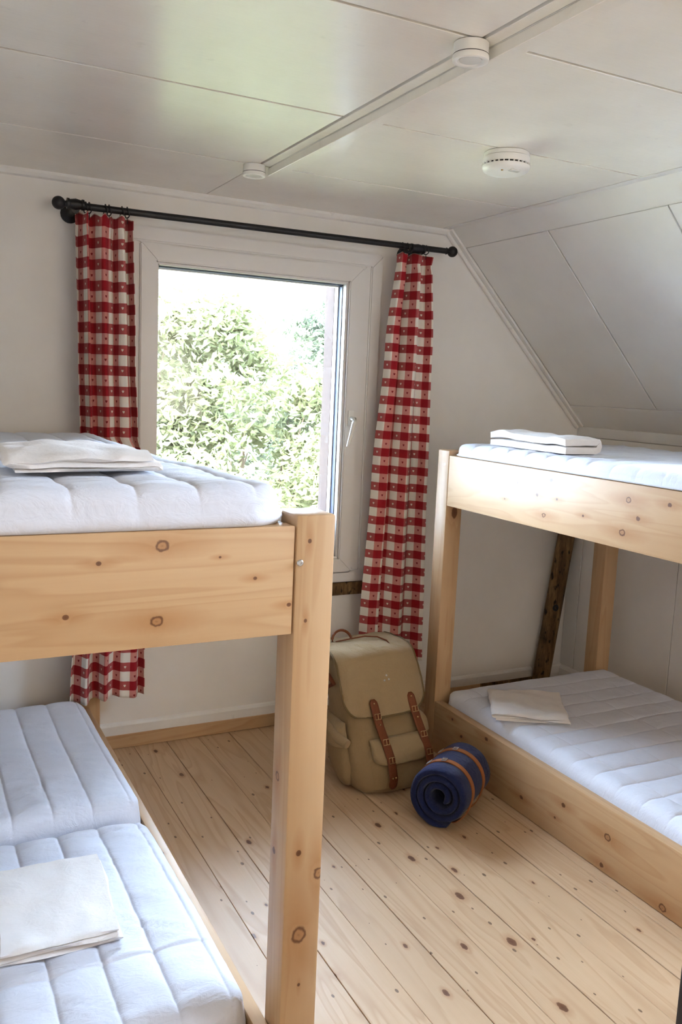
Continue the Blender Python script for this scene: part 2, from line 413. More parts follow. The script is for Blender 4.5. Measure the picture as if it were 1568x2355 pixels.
# SN points (SD.z,0,-SD.x) = down-left into the room ; positive d goes outwards
slope = slope_slab('ceiling_slope', -0.05, SL+0.1, SKY1, 0.1, 0.010, 0.10, joint_shade)
slope_slab('backing', -0.05, SL+0.1, YB-0.2, SKY0, 0.010, 0.10, ceil_paint, slope)
slope_slab('backing', -0.05, SKS0, SKY0, SKY1, 0.010, 0.10, ceil_paint, slope)
slope_slab('backing', SKS1, SL+0.1, SKY0, SKY1, 0.010, 0.10, ceil_paint, slope); tag(slope, 'sloping cream painted panelled roof side above the right bunk', kind='structure')
slope_paint = paint('slope_paint', srgb(240, 237, 231), 0.42, 0.45, 0.04, 3.0, 0.08, 30.0)
ysl = [-0.045, -0.612, -1.222, -1.842, -2.47, -3.1, -3.73, -4.36, -5.0, YB]
for a, b in zip(ysl, ysl[1:]):
    if abs(a+1.842) < 0.01 or abs(a+2.47) < 0.01: 
        slope_slab('panel', 0.110, SKS0, b+0.0036, a-0.0036, 0.0, 0.011, slope_paint, slope, 0.0015)
        slope_slab('panel', SKS1, 1.086, b+0.0036, a-0.0036, 0.0, 0.011, slope_paint, slope, 0.0015)
        continue
    slope_slab('panel', 0.110, 1.086, b+0.0036, a-0.0036, 0.0, 0.011, slope_paint, slope, 0.0015)
slope_slab('border_strip', 0.0, 0.1075, YB, -0.045, -0.001, 0.011, slope_paint, slope, 0.001)
slope_slab('border_strip', 1.0885, SL-0.004, YB, -0.045, -0.001, 0.011, slope_paint, slope, 0.001)

rw = empty('fill_window', (2.66, -2.475, 1.8), 'unseen window added in the slope beside the camera for fill light', kind='structure')
for (a, b, c, d) in ((SKS0, SKS0+0.05, SKY0, SKY1), (SKS1-0.05, SKS1, SKY0, SKY1), (SKS0+0.05, SKS1-0.05, SKY0, SKY0+0.05), (SKS0+0.05, SKS1-0.05, SKY1-0.05, SKY1)):
    slope_slab('fill_window_frame', a, b, c, d, 0.0, 0.12, win_paint, rw, 0.004)
slope_slab('fill_window_pane', SKS0+0.05, SKS1-0.05, SKY0+0.05, SKY1-0.05, 0.08, 0.085, glass, rw)
# cornices
bm = bmesh.new(); prism(bm, [(0, H), (-0.022, H), (-0.022, H-0.010), (-0.014, H-0.022), (0, H-0.026)], 'x', XL, XS+0.004)
t = obj('trim_cornice', bm, trim_paint); tag(t, 'thin white cornice between the window wall and the ceiling', kind='structure')
t = slope_slab('trim_rake', 0.0, SL-0.01, -0.045, -0.001, -0.008, 0.004, trim_paint, None, 0.003); tag(t, 'white strip climbing along the roof slope at the window wall', kind='structure')
t = slope_slab('trim_rake_inner', 0.0, SL-0.01, -0.020, -0.001, -0.024, -0.008, trim_paint, None, 0.004); tag(t, 'narrow white bead under the sloping strip at the window wall', kind='structure')

# baseboards and the wooden plinth strip
for (n, xa, xb) in (('baseboard_far', XL, 2.93), ('baseboard_far_corner', 3.05, XK)):
    bm = bmesh.new(); prism(bm, [(0, 0.058), (-0.016, 0.058), (-0.016, 0.095), (-0.010, 0.104), (0, 0.108)], 'x', xa, xb)
    t = obj(n, bm, trim_paint); tag(t, 'white baseboard along the window wall', kind='structure')
t = box('trim_plinth_far', XL, 2.60, -0.020, 0.0, 0.0, 0.058, pineX, bev=0.002); tag(t, 'bare pine strip under the white baseboard', kind='structure')
t = box('trim_plinth_corner', 2.60, 2.93, -0.024, 0.0, 0.0, 0.058, old_timber, bev=0.002); tag(t, 'dark wooden strip in the corner behind the right bunk', kind='structure')
bm = bmesh.new(); prism(bm, [(XK, 0.0), (XK-0.016, 0.0), (XK-0.016, 0.085), (XK-0.008, 0.10), (XK, 0.104)], 'y', YB, -0.017)
t = obj('baseboard_right', bm, trim_paint); tag(t, 'white baseboard along the knee wall', kind='structure')

# ------------------------------------------------------------------ window
win = empty('window_1', (1.339, 0, 0.64), 'white single-pane window with a lever handle over the left bunk', kind='structure')
def mitred(name, x0, x1, z0, z1, wd, y0, y1, mat, parent, bev=0.002):
    Q = [(x0, z0), (x1, z0), (x1, z1), (x0, z1)]; I = [(x0+wd, z0+wd), (x1-wd, z0+wd), (x1-wd, z1-wd), (x0+wd, z1-wd)]
    for k in range(4):
        j = (k+1) % 4; bm = bmesh.new(); prism(bm, [Q[k], Q[j], I[j], I[k]], 'y', y0, y1)
        if bev: bmesh.ops.bevel(bm, geom=bm.edges[:], offset=bev, segments=2, affect='EDGES')
        obj(name, bm, mat, parent, auto=40)
mitred('casing', 0.755, 1.921, 0.640, 2.103, 0.058, -0.018, 0.0, win_paint, win, 0.006)
mitred('frame', 0.812, 1.866, 0.662, 2.072, 0.050, -0.010, 0.03, win_paint, win, 0.004)
mitred('sash', 0.846, 1.824, 0.684, 2.040, 0.066, -0.022, 0.055, win_paint, win, 0.004)
mitred('glazing_bead', 0.910, 1.760, 0.748, 1.976, 0.012, -0.006, 0.045, win_paint, win, 0.003)
mitred('gasket', 0.920, 1.752, 0.757, 1.967, 0.0065, 0.028, 0.075, gasket, win, 0.0)
mitred('outer_sash', 0.9265, 1.7455, 0.7635, 1.9605, 0.006, 0.058, 0.088, win_paint, win, 0.0)
box('pane', 0.9195, 1.7525, 0.040, 0.046, 0.757, 1.968, glass, win)
# outer reveal boards and ledge
box('reveal_board', 1.741, 1.800, 0.095, WT+0.03, 0.93, 2.0, ext_wood, win, bev=0.002)
box('reveal_board', 0.866, 0.915, 0.095, WT+0.02, 0.72, 2.0, ext_wood, win, bev=0.002)
box('outer_ledge', 0.70, 1.90, WT, WT+0.20, 0.690, 0.930, win_paint, win, bev=0.006, seg=2)
# handle
hd = empty('window_handle', (1.787-1.339, -0.022, 1.385-0.64)); hd.parent = win
bm = bmesh.new(); add_box(bm, 1.772, 1.800, -0.031, -0.0225, 1.350, 1.420, 0.003, 2); obj('handle_plate', bm, plastic, hd, auto=40)
bm = bmesh.new(); tube(bm, [(1.786, -0.030, 1.383), (1.786, -0.060, 1.383), (1.783, -0.068, 1.372), (1.772, -0.068, 1.325), (1.757, -0.066, 1.262)], [0.010, 0.010, 0.011, 0.009, 0.007], 10); obj('handle_lever', bm, plastic, hd, auto=60)
# dark old sill timber under the casing
sl = box('trim_sill', 0.76, 1.915, -0.016, 0.0, 0.578, 0.637, old_timber, bev=0.004, seg=2); tag(sl, 'dark old timber under the window casing', kind='structure')

# ------------------------------------------------------------------ curtain rod
RY, RZ = -0.12, 2.131
rod = empty('curtain_rod', (1.37, RY, RZ), 'black iron curtain rod with ball ends above the window', 'curtain rod')
bm = bmesh.new(); tube(bm, [(0.555, RY, RZ-0.006), (2.19, RY, RZ+0.004)], 0.0125, 14); obj('pole', bm, iron, rod, auto=50)
for sx, x0 in ((-1, 0.527), (1, 2.209)):
    bm = bmesh.new(); zz = RZ + (-0.004 if sx < 0 else 0.004)
    prof = [(0.006, 0.040), (0.015, 0.032), (0.011, 0.026)] + [(0.0235*math.sin(a), 0.0235*math.cos(a)) for a in [0.45+0.2692*i*1.0 for i in range(11)]]
    prof = [(max(r, 0.0006), -sx*h) for r, h in prof]
    lathe(bm, prof, (x0, RY, zz), 'x', 20); obj('finial', bm, iron, rod, auto=60)
for x0, wd in ((0.585, 0.030), (2.028, 0.034)):
    bm = bmesh.new()
    lathe(bm, [(0.034, 0.0), (0.034, -0.006), (0.018, -0.012), (0.011, -0.02), (0.011, RY+0.02), (0.015, RY+0.015), (0.015, RY-0.0)], (x0, -0.0005, RZ-0.018), 'y', 18)
    lathe(bm, [(0.0125, -wd), (0.019, -wd), (0.019, -wd+0.008), (0.016, -wd+0.010), (0.020, 0), (0.016, wd-0.010), (0.019, wd-0.008), (0.019, wd), (0.0125, wd)], (x0, RY, RZ-0.002), 'x', 18)
    obj('bracket', bm, iron, rod, auto=50)

# ------------------------------------------------------------------ curtains
def interp(tbl, z):
    if z >= tbl[0][0]: return tbl[0][1:]
    for a, b in zip(tbl, tbl[1:]):
        if z >= b[0]:
            t = (z-b[0])/(a[0]-b[0]); t = t*t*(3-2*t); return tuple(bb+(aa-bb)*t for aa, bb in zip(a[1:], b[1:]))
    return tbl[-1][1:]
def curtain(name, label, tbl, Lf, nf, zt, zb, seed, ph, rings, skew=0.0):
    rg = random.Random(seed)
    xm = sum(interp(tbl, 1.2)[:2])/2
    root = empty(name, (xm, RY, zb), label, 'curtain', 'gingham window curtains')
    nz, nu = 150, 150
    bm = bmesh.new(); uvl = bm.loops.layers.uv.new('UVMap')
    wob = [rg.uniform(-1, 1) for _ in range(8)]
    rows = []; uvs = []
    for i in range(nz+1):
        z = zt + (zb-zt)*i/nz
        xl, xr, yc = interp(tbl, z); wdt = xr-xl
        def prof(a, s):
            q = s + 0.035*math.sin(2*PI*s*1.0+wob[0]*3+z*0.8) + 0.02*math.sin(2*PI*2*s+wob[1]*3-z*1.1)
            return a*math.sin(2*PI*nf*q+ph) * (0.80+0.35*math.sin(2*PI*s*1.3+wob[2]*4+z*0.6)) + 0.15*a*math.sin(2*PI*nf*2.3*q+wob[3]*5)
        ns = 220
        def arc(a):
            l = 0; py = prof(a, 0); out = [0]
            for k in range(1, ns+1):
                y = prof(a, k/ns); l += math.hypot(wdt/ns, y-py); py = y; out.append(l)
            return out
        lo, hi = 0.0, 0.06
        if i % 6 == 0 or i == nz:
            for _ in range(14):
                mid = (lo+hi)/2
                if arc(mid)[-1] < Lf: lo = mid
                else: hi = mid
            amp = lo
            if i == 0: prev = amp
        a = amp if i == 0 else prev*0.8+amp*0.2; prev = a
        al = arc(a); tot = al[-1]; j = 0; row = []; uvr = []
        for k in range(nu+1):
            want = tot*k/nu
            while j < ns-1 and al[j+1] < want: j += 1
            s = (j + (want-al[j])/max(al[j+1]-al[j], 1e-9))/ns
            hem = 0.0
            if i > nz-12: hem = 0.004*math.sin(s*9+seed)*(i-nz+12)/12
            d_top = zt-z
            flare = 0.006*math.exp(-d_top/0.012)*math.sin(2*PI*nf*2*s+wob[4])
            pin = 1.0-0.25*math.exp(-((d_top-0.045)/0.018)**2)
            row.append((xl+wdt*s, yc+prof(a, s)*pin+flare, z + 0.006*math.exp(-d_top/0.02)*math.sin(2*PI*nf*s*2+wob[5]) + hem + skew*(s-0.5)*(i/nz)))
            uvr.append((k/nu*Lf, z))
        rows.append(row); uvs.append(uvr)
    V = [[bm.verts.new(p) for p in r] for r in rows]
    for i in range(nz):
        for k in range(nu):
            f = bm.faces.new((V[i][k], V[i+1][k], V[i+1][k+1], V[i][k+1]))
            for lp, (a_, b_) in zip(f.loops, ((i, k), (i+1, k), (i+1, k+1), (i, k+1))): lp[uvl].uv = uvs[a_][b_]
    o = obj('fabric', bm, gingham_m, root, smooth=True)
    md = o.modifiers.new('thickness', 'SOLIDIFY'); md.thickness = 0.0016; md.offset = 0
    for xr_ in rings:
        bm = bmesh.new(); zz = RZ-0.009+0.006*(xr_-0.5)/1.6
        tube(bm, [(xr_+0.004*math.sin(t*2), RY+0.019*math.cos(t), zz+0.019*math.sin(t)) for t in [2*PI*q/20 for q in range(20)]], 0.0022, 6, closed=True)
        obj('ring', bm, iron, root, smooth=True)
        bm = bmesh.new(); tube(bm, [(xr_, RY, zz-0.019), (xr_, RY-0.002, zz-0.034), (xr_, RY+0.004, zz-0.040)], 0.0016, 6); obj('hook', bm, iron, root, smooth=True)
    return root
curtain('curtain', 'red and white gingham curtain hanging behind the left bunk',
        [(2.11, 0.586, 0.792, -0.122), (1.62, 0.592, 0.803, -0.13), (1.30, 0.597, 0.815, -0.135), (1.24, 0.652, 0.822, -0.155), (1.05, 0.652, 0.838, -0.155), (0.92, 0.60, 0.842, -0.155), (0.27, 0.556, 0.846, -0.152)],
        0.54, 3.5, 2.102, 0.272, 3, 0.6, (0.622, 0.634, 0.692, 0.705, 0.752, 0.771))
curtain('curtain', 'red and white gingham curtain hanging between the window and the right bunk',
        [(2.11, 1.936, 2.088, -0.122), (1.7, 1.898, 2.116, -0.125), (1.13, 1.860, 2.130, -0.128), (0.42, 1.832, 2.148, -0.13), (0.27, 1.828, 2.156, -0.13)],
        0.405, 2.5, 2.100, 0.285, 8, 2.2, (1.951, 1.976, 2.052, 2.072), skew=-0.03)

# ------------------------------------------------------------------ bunk beds
def bunk(name, label, X0, X1, Y0, Y1, left, mats):
    """X0..X1, Y0 (near) .. Y1 (far) outer size; parts: posts, boards, slats"""
    loc = (X0 if not left else X1, Y0 if left else Y1, 0)
    b = empty(name, (( X0+X1)/2, (Y0+Y1)/2, 0), label, 'bunk bed', 'pine bunk beds')
    return b
def part_box(n, p, *a, mat, bev=0.003, seg=2): return box(n, *a, mat, p, bev=bev, seg=seg)

# left bunk: foot end towards the camera
LB = empty('bunk_bed', (0.235, -1.017, 0), 'pine bunk bed at the left with its broad foot board towards the room', 'bunk bed', 'pine bunk beds')
lo = tuple(LB.location)
pk = [((0.669, -2.026, 1.235), 0.0035), ((0.666, -2.026, 1.084), 0.003), ((0.715, -2.026, 0.566), 0.010), ((0.677, -2.026, 0.443), 0.0145), ((0.681, -2.026, 0.334), 0.003), ((0.670, -2.026, 0.618), 0.005),
      ((0.642, -1.975, 0.760), 0.008), ((0.642, -1.970, 0.60), 0.006), ((0.642, -1.99, 0.20), 0.006)]
bk = [((0.393, -2.024, 1.238), 0.0095), ((0.287, -2.024, 1.213), 0.0036), ((0.234, -2.024, 1.126), 0.0042), ((0.385, -2.024, 1.106), 0.0090), ((0.632, -2.024, 1.117), 0.0035), ((0.564, -2.024, 1.171), 0.003), ((0.497, -2.024, 1.213), 0.002), ((0.05, -2.024, 1.19), 0.008), ((-0.08, -2.024, 1.11), 0.004)]
LPm = pine('pine_left_post', 'z', PL, PD, knots=pk, loc=lo); LBm = pine('pine_left_board', 'x', PL, PD, knots=bk, loc=lo)
part_box('post', LB, 0.642, 0.722, -2.026, -1.946, 0.0, 1.284, mat=LPm, bev=0.006)
part_box('post', LB, -0.252, -0.172, -2.026, -1.946, 0.0, 1.284, mat=pineZ, bev=0.006)
part_box('post', LB, 0.602, 0.684, -0.089, -0.022, 0.0, 1.262, mat=pineZ, bev=0.004)
part_box('post', LB, -0.252, -0.172, -0.089, -0.022, 0.0, 1.284, mat=pineZ, bev=0.004)
part_box('foot_board', LB, -0.170, 0.6395, -2.024, -1.984, 1.060, 1.264, mat=LBm, bev=0.002)
part_box('side_board', LB, 0.602, 0.6395, -1.982, -0.091, 1.060, 1.262, mat=pineY, bev=0.002)
part_box('side_board', LB, -0.170, -0.130, -1.982, -0.091, 1.060, 1.262, mat=pineY, bev=0.002)
part_box('head_board', LB, -0.168, 0.600, -0.085, -0.045, 1.060, 1.262, mat=pineX, bev=0.002)
part_box('lower_side_board', LB, 0.612, 0.6405, -1.982, -0.091, 0.02, 0.222, mat=pineY, bev=0.002)
part_box('lower_side_board', LB, -0.170, -0.140, -1.982, -0.091, 0.02, 0.222, mat=pineY, bev=0.002)
part_box('lower_foot_board', LB, -0.168, 0.6395, -2.024, -1.984, 0.02, 0.222, mat=pineX, bev=0.002)
part_box('lower_head_board', LB, -0.168, 0.600, -0.085, -0.045, 0.02, 0.222, mat=pineX, bev=0.002)
for zz in (1.244, 0.085):
    for i in range(12):
        y = -1.93 + i*0.155; part_box('slat', LB, -0.128 if zz > 1 else -0.138, 0.600 if zz > 1 else 0.610, y, y+0.09, zz, zz+0.018, mat=pineX, bev=0.001, seg=1)
bm = bmesh.new(); lathe(bm, [(0.0060, 0.0), (0.0064, -0.0015), (0.0048, -0.003), (0.0022, -0.003), (0.002, -0.001), (0.0004, -0.001)], (0.6505, -2.0262, 1.195), 'y', 16); obj('screw', bm, steel, LB, auto=40)

# right bunk: long side towards the room
RB = empty('bunk_bed', (2.478, -1.441, 0), 'pine bunk bed under the roof slope with its long side towards the room', 'bunk bed', 'pine bunk beds')
ro = tuple(RB.location)
rk = [((1.991, -1.140, 1.233), 0.007), ((1.991, -1.073, 1.174), 0.0055), ((1.991, -1.115, 1.108), 0.008), ((1.991, -1.500, 1.213), 0.009), ((1.991, -1.485, 1.109), 0.010), ((1.991, -1.545, 1.162), 0.006), ((1.991, -1.176, 1.172), 0.004), ((1.991, -1.308, 1.135), 0.004), ((1.991, -0.894, 1.227), 0.003), ((1.991, -0.961, 1.204), 0.003), ((1.991, -0.892, 1.136), 0.003), ((1.991, -1.66, 1.22), 0.006), ((1.991, -1.86, 1.12), 0.009)]
lk = [((1.991, -1.110, 0.063), 0.007), ((1.991, -1.329, 0.136), 0.007), ((1.991, -1.539, 0.125), 0.011), ((1.991, -1.525, 0.022), 0.007), ((1.991, -1.779, 0.022), 0.011), ((1.991, -0.718, 0.143), 0.006), ((1.991, -0.882, 0.197), 0.007), ((1.991, -1.292, 0.073), 0.004), ((1.991, -0.65, 0.19), 0.005)]
RRm = pine('pine_right_board', 'y', PL, PD, knots=rk, loc=ro); RLm = pine('pine_right_low_board', 'y', PL, PD, knots=lk, loc=ro)
for (x0, y0, zt) in ((1.991, -0.5126, 1.282), (2.888, -0.5126, 1.282), (1.991, -2.45, 1.282), (2.888, -2.45, 1.282)):
    part_box('post', RB, x0, x0+0.079, y0, y0+0.08, 0.0, zt, mat=pineZ, bev=0.004)
part_box('side_board', RB, 1.9915, 2.0305, -2.368, -0.5145, 1.0576, 1.263, mat=RRm, bev=0.002)
part_box('side_board', RB, 2.925, 2.964, -2.368, -0.5145, 1.0576, 1.263, mat=pineY, bev=0.002)
part_box('head_board', RB, 2.072, 2.886, -0.474, -0.436, 1.0576, 1.263, mat=pineX, bev=0.002)
part_box('foot_board', RB, 2.072, 2.886, -2.446, -2.408, 1.0576, 1.263, mat=pineX, bev=0.002)
part_box('lower_side_board', RB, 1.9915, 2.0295, -2.368, -0.5145, 0.002, 0.220, mat=RLm, bev=0.002)
part_box('lower_side_board', RB, 2.932, 2.964, -2.368, -0.5145, 0.002, 0.220, mat=pineY, bev=0.002)
part_box('lower_head_board', RB, 2.072, 2.886, -0.505, -0.467, 0.002, 0.220, mat=pineX, bev=0.002)
part_box('lower_foot_board', RB, 2.072, 2.886, -2.446, -2.408, 0.002, 0.220, mat=pineX, bev=0.002)
for zz in (1.244, 0.085):
    for i in range(12):
        y = -2.33 + i*0.155; part_box('slat', RB, 2.032, 2.923 if zz > 1 else 2.930, y, y+0.09, zz, zz+0.018, mat=pineX, bev=0.001, seg=1)
bm = bmesh.new(); lathe(bm, [(0.005, 0.0), (0.005, -0.001), (0.001, -0.001)], (1.991, -0.485, 1.225), 'x', 12); obj('screw', bm, steel, RB, auto=40)

# ------------------------------------------------------------------ mattresses
def mattress(name, label, x0, x1, y0, y1, z0, ztop, qx=None, qy=None, gx=0.006, gy=0.006, seed=1, rc=0.07, re=0.035, wrk=0.004, step=0.0125, group='quilted white mattresses', cat='mattress', sag=None, creases=()):
    cx, cy = (x0+x1)/2, (y0+y1)/2; hx, hy = (x1-x0)/2, (y1-y0)/2
    def axis(h):
        n = int(2*h/step); base = [-h + 2*h*i/n for i in range(n+1)]
        extra = [s*(h-e) for s in (-1, 1) for e in (0.002, 0.005, 0.009, 0.016, 0.022)]
        return sorted(set(round(v, 5) for v in base+extra))
    ax, ay = axis(hx), axis(hy)
    def refine(vals, c0, h, q):
        if not q: return vals
        out = list(vals)
        k0 = math.floor((c0-h-q[0])/q[1]); 
        for k in range(int(k0), int(k0+2*h/q[1])+3):
            p0 = q[0]+k*q[1]-c0
            out = [v for v in out if abs(v-p0) > 0.0095 or abs(v) > h-0.03]
            out += [p0+e for e in (-0.008, -0.004, -0.0018, 0.0, 0.0018, 0.004, 0.008) if abs(p0+e) < h-0.002]
        return sorted(set(round(v, 5) for v in out))
    ax, ay = refine(ax, cx, hx, qx), refine(ay, cy, hy, qy)
    sd = seed*17.3
    def surf(a, b):
        # rounded plan corners
        px, py = abs(a)-(hx-rc), abs(b)-(hy-rc)
        d = min(hx-abs(a), hy-abs(b))
        X, Y = a, b
        if px > 0 and py > 0:
            m, q = px/rc, py/rc
            X = math.copysign(hx-rc + rc*m*math.sqrt(max(0, 1-q*q/2)), a); Y = math.copysign(hy-rc + rc*q*math.sqrt(max(0, 1-m*m/2)), b)
        wx, wy = cx+X, cy+Y
        zt = ztop(wx, wy) if callable(ztop) else ztop
        e = 1.0
        z = zt
        if d < re: z = zt - re + math.sqrt(max(0.0, re*re-(re-d)**2))
        fade = min(1.0, d/0.05)
        q_ = 0.0
        if qx:
            u = (wx-qx[0])/qx[1]; f = abs(u-round(u))*qx[1]; q_ -= gx*(0.5*math.exp(-(f/0.0032)**2)+0.6*math.exp(-(f/0.010)**2)) - 0.5*gx*(1-math.cos(2*PI*u))*0.5
        if qy:
            u = (wy-qy[0])/qy[1]; f = abs(u-round(u))*qy[1]; q_ -= gy*(0.5*math.exp(-(f/0.0032)**2)+0.6*math.exp(-(f/0.010)**2)) - 0.5*gy*(1-math.cos(2*PI*u))*0.5
        n1 = noise.noise(Vector((wx*5+sd, wy*5, sd))); n2 = noise.noise(Vector((wx*14+sd, wy*9-sd, 3.1)))
        n3 = 1-abs(noise.noise(Vector((wx*7.0-sd, wy*16+sd, 1.7)))); n3 = n3**6
        z += (q_ + wrk*(1.6*n1+0.6*n2+0.9*n3))*(0.35+0.65*fade)
        for (ax_, ay_, bx_, by_, dep) in creases:
            A = Vector((ax_, ay_)); B = Vector((bx_, by_)); Pq = Vector((wx, wy)); t = max(0, min(1, (Pq-A).dot(B-A)/(B-A).length_squared)); dd = (Pq-(A+(B-A)*t)).length
            z += dep*(math.exp(-(dd/0.022)**2)*1.1 - 1.5*math.exp(-(dd/0.007)**2))*math.sin(PI*min(1, max(0.02, t)))
        return Vector((wx, wy, z))
    bm = bmesh.new()
    rows = [[surf(a, b) for a in ax] for b in ay]
    V = grid_mesh(bm, rows)
    # skirt
    ring = V[0][:] + [r[-1] for r in V[1:]] + V[-1][-2::-1] + [r[0] for r in V[-2:0:-1]]
    prev = ring; n = len(ring)
    for t in (0.25, 0.6, 1.0):
        cur = []
        for v in ring:
            off = 0.006*math.sin(PI*t)
            dx, dy = v.co.x-cx, v.co.y-cy
            sx = math.copysign(off, dx) if hx-abs(dx) < rc else 0; sy = math.copysign(off, dy) if hy-abs(dy) < rc else 0
            cur.append(bm.verts.new((v.co.x+sx, v.co.y+sy, v.co.z+(z0-v.co.z)*t)))
        for k in range(n): bm.faces.new((prev[k], prev[(k+1) % n], cur[(k+1) % n], cur[k]))
        prev = cur
    bm.faces.new(prev)
    o = obj(name, bm, sheet_white, loc=(cx, cy, z0), smooth=True)
    return tag(o, label, cat, group)
mattress('mattress', 'quilted white mattress on top of the left bunk, bulging over the foot board', -0.168, 0.637, -2.020, -0.235, 1.2650,
         lambda x, y: 1.318 + 0.020*max(0, min(1, (-y-1.2)/0.8)), qx=(0.245, 0.108), qy=(-1.30, 0.60), gx=0.0042, gy=0.002, seed=1, rc=0.09, re=0.045, wrk=0.0030)
mattress('mattress', 'thin quilted white mattress on top of the right bunk', 1.998, 2.900, -2.39, -0.520, 1.2650,
         1.314, qx=(2.10, 0.43), qy=(-0.758, 0.1075), gx=0.002, gy=0.005, seed=2, rc=0.07, re=0.040, wrk=0.0028)
mattress('mattress', 'quilted white mattress on the lower left bed, far half against the window wall', -0.135, 0.607, -1.100, -0.150, 0.104,
         lambda x, y: 0.292 + 0.016*max(0, min(1, (-y-0.5)/0.5)), qx=(0.245, 0.108), gx=0.005, seed=3, rc=0.08, re=0.05, wrk=0.0040,
         creases=((0.20, -0.75, 0.40, -1.06, 0.003), (0.36, -0.80, 0.33, -1.07, 0.003), (0.55, -0.8, 0.48, -1.05, 0.003)))
mattress('mattress', 'creased white mattress on the lower left bed, near half with the folded sheet', -0.135, 0.607, -1.975, -1.114, 0.104,
         lambda x, y: 0.272 + 0.018*max(0, min(1, (-y-1.1)/0.5)), qx=(0.245, 0.108), qy=(-1.18, 0.57), gx=0.006, gy=0.003, seed=4, rc=0.07, re=0.045, wrk=0.0048,
         creases=((0.46, -1.14, 0.60, -1.26, 0.006), (0.40, -1.60, 0.58, -1.74, 0.008), (0.44, -1.34, 0.60, -1.45, 0.005), (0.42, -1.45, 0.59, -1.60, 0.004), (0.20, -1.80, 0.40, -1.92, 0.006), (0.50, -1.20, 0.60, -1.34, 0.004)))
mattress('mattress', 'smooth quilted white mattress on the lower right bed', 2.032, 2.928, -2.36, -0.520, 0.104,
         0.272, qx=(2.14, 0.215), qy=(-0.758, 0.1075), gx=0.0018, gy=0.0035, seed=5, rc=0.06, re=0.045, wrk=0.0026)

# ------------------------------------------------------------------ folded sheets
def folded(name, label, c, z0, lx, ly, rot, layers, lt, seed, skewed=0.0, puff=0.0, floppy=0.0):
    """a sheet folded zig-zag: the fold profile lies in x/z and is drawn out along y; first fold at +x"""
    root_rot = Matrix.Rotation(rot, 4, 'Z')
    path = []
    for k in range(layers):
        z = lt*(k+0.5); a, b = (-lx/2, lx/2) if k % 2 == 0 else (lx/2, -lx/2)
        sh = 0.006*math.sin(k*2.1+seed)
        n = 22
        for i in range(n+1): path.append((a+(b-a)*i/n*(1.0) + (sh if i > n*0.5 else 0), z))
        if k < layers-1:
            s = 1 if k % 2 == 0 else -1
            for q in (0.25, 0.5, 0.75): path.append(((s*lx/2)+s*lt*0.5*math.sin(PI*q)+sh, z+lt*(0.5-0.5*math.cos(PI*q))))
    th = lt*0.40
    ny = 26; rows = []
    # outline of the strip: offset both sides
    L, Rr = [], []
    for i, (px, pz) in enumerate(path):
        q0, q1 = path[max(i-1, 0)], path[min(i+1, len(path)-1)]
        tx, tz = q1[0]-q0[0], q1[1]-q0[1]; l = math.hypot(tx, tz) or 1; nx_, nz_ = -tz/l, tx/l
        L.append((px+nx_*th, pz+nz_*th)); Rr.append((px-nx_*th, pz-nz_*th))
    outl = L + Rr[::-1]
    bm = bmesh.new(); sd = seed*9.7
    top = layers*lt
    for j in range(ny+1):
        t = j/ny; y = -ly/2+ly*t; e = min(t, 1-t)
        endr = min(1.0, math.sqrt(e*ny/2.0)) if e*ny < 2 else 1.0
        row = []
        for (px, pz) in outl:
            fy = y + 0.006*math.sin(px*16+pz*300+sd) * (1 if e < 0.12 else 0.3)
            hgt = pz/top
            bul = puff*math.sin(PI*min(1, max(0, t)))*hgt*math.sin(PI*min(1, max(0, px/lx+0.5)))
            wz = hgt*(0.006*noise.noise(Vector((px*9+sd, fy*9, sd))) + 0.004*noise.noise(Vector((px*22-sd, fy*15, hgt*2))))*1.2
            dro = -floppy*hgt*max(0.0, (0.25-t)/0.25)**2
            zc = pz
            lay = min(layers-1, int(pz/lt)); wav = 0.007*noise.noise(Vector((fy*7+sd, lay*3.1, sd)))+0.003*noise.noise(Vector((fy*24, lay*5.3, sd)))
            wz += 0.006*hgt*noise.noise(Vector((px*5+sd*2, fy*16, lay*1.7)))
            row.append(root_rot @ Vector((px + skewed*y + wav, fy, max(0.0015, zc*(0.94+0.06*endr)+wz+bul+dro))))
        rows.append(row)
    V = grid_mesh(bm, rows, close_u=True)
    m = len(outl); half = len(L)
    for rw in (V[0], V[-1]):
        for i in range(half-1): bm.faces.new((rw[i], rw[i+1], rw[m-2-i], rw[m-1-i]))
    bmesh.ops.translate(bm, verts=bm.verts[:], vec=Vector((c[0], c[1], z0)))
    o = obj(name, bm, linen, loc=(c[0], c[1], z0), auto=70)
    return tag(o, label, 'sheet', 'folded white bed sheets')
folded('folded_sheet', 'crumpled folded white sheet lying on the upper mattress of the left bunk', (0.305, -1.690), 1.343, 0.255, 0.275, R(3), 3, 0.0125, 2, skewed=0.05, puff=0.008, floppy=0.008)
folded('folded_sheet', 'thick rolled-up white sheet lying on the upper mattress of the right bunk', (2.150, -0.885), 1.318, 0.150, 0.45, R(-2), 2, 0.029, 5, puff=0.012)
folded('folded_sheet', 'flat folded white sheet lying on the lower left bed', (0.285, -1.525), 0.296, 0.245, 0.330, R(-3), 4, 0.0072, 7, puff=0.002)
folded('folded_sheet', 'flat folded white sheet lying askew on the lower right bed', (2.215, -0.845), 0.276, 0.275, 0.300, R(-33), 3, 0.0085, 9, puff=0.002)

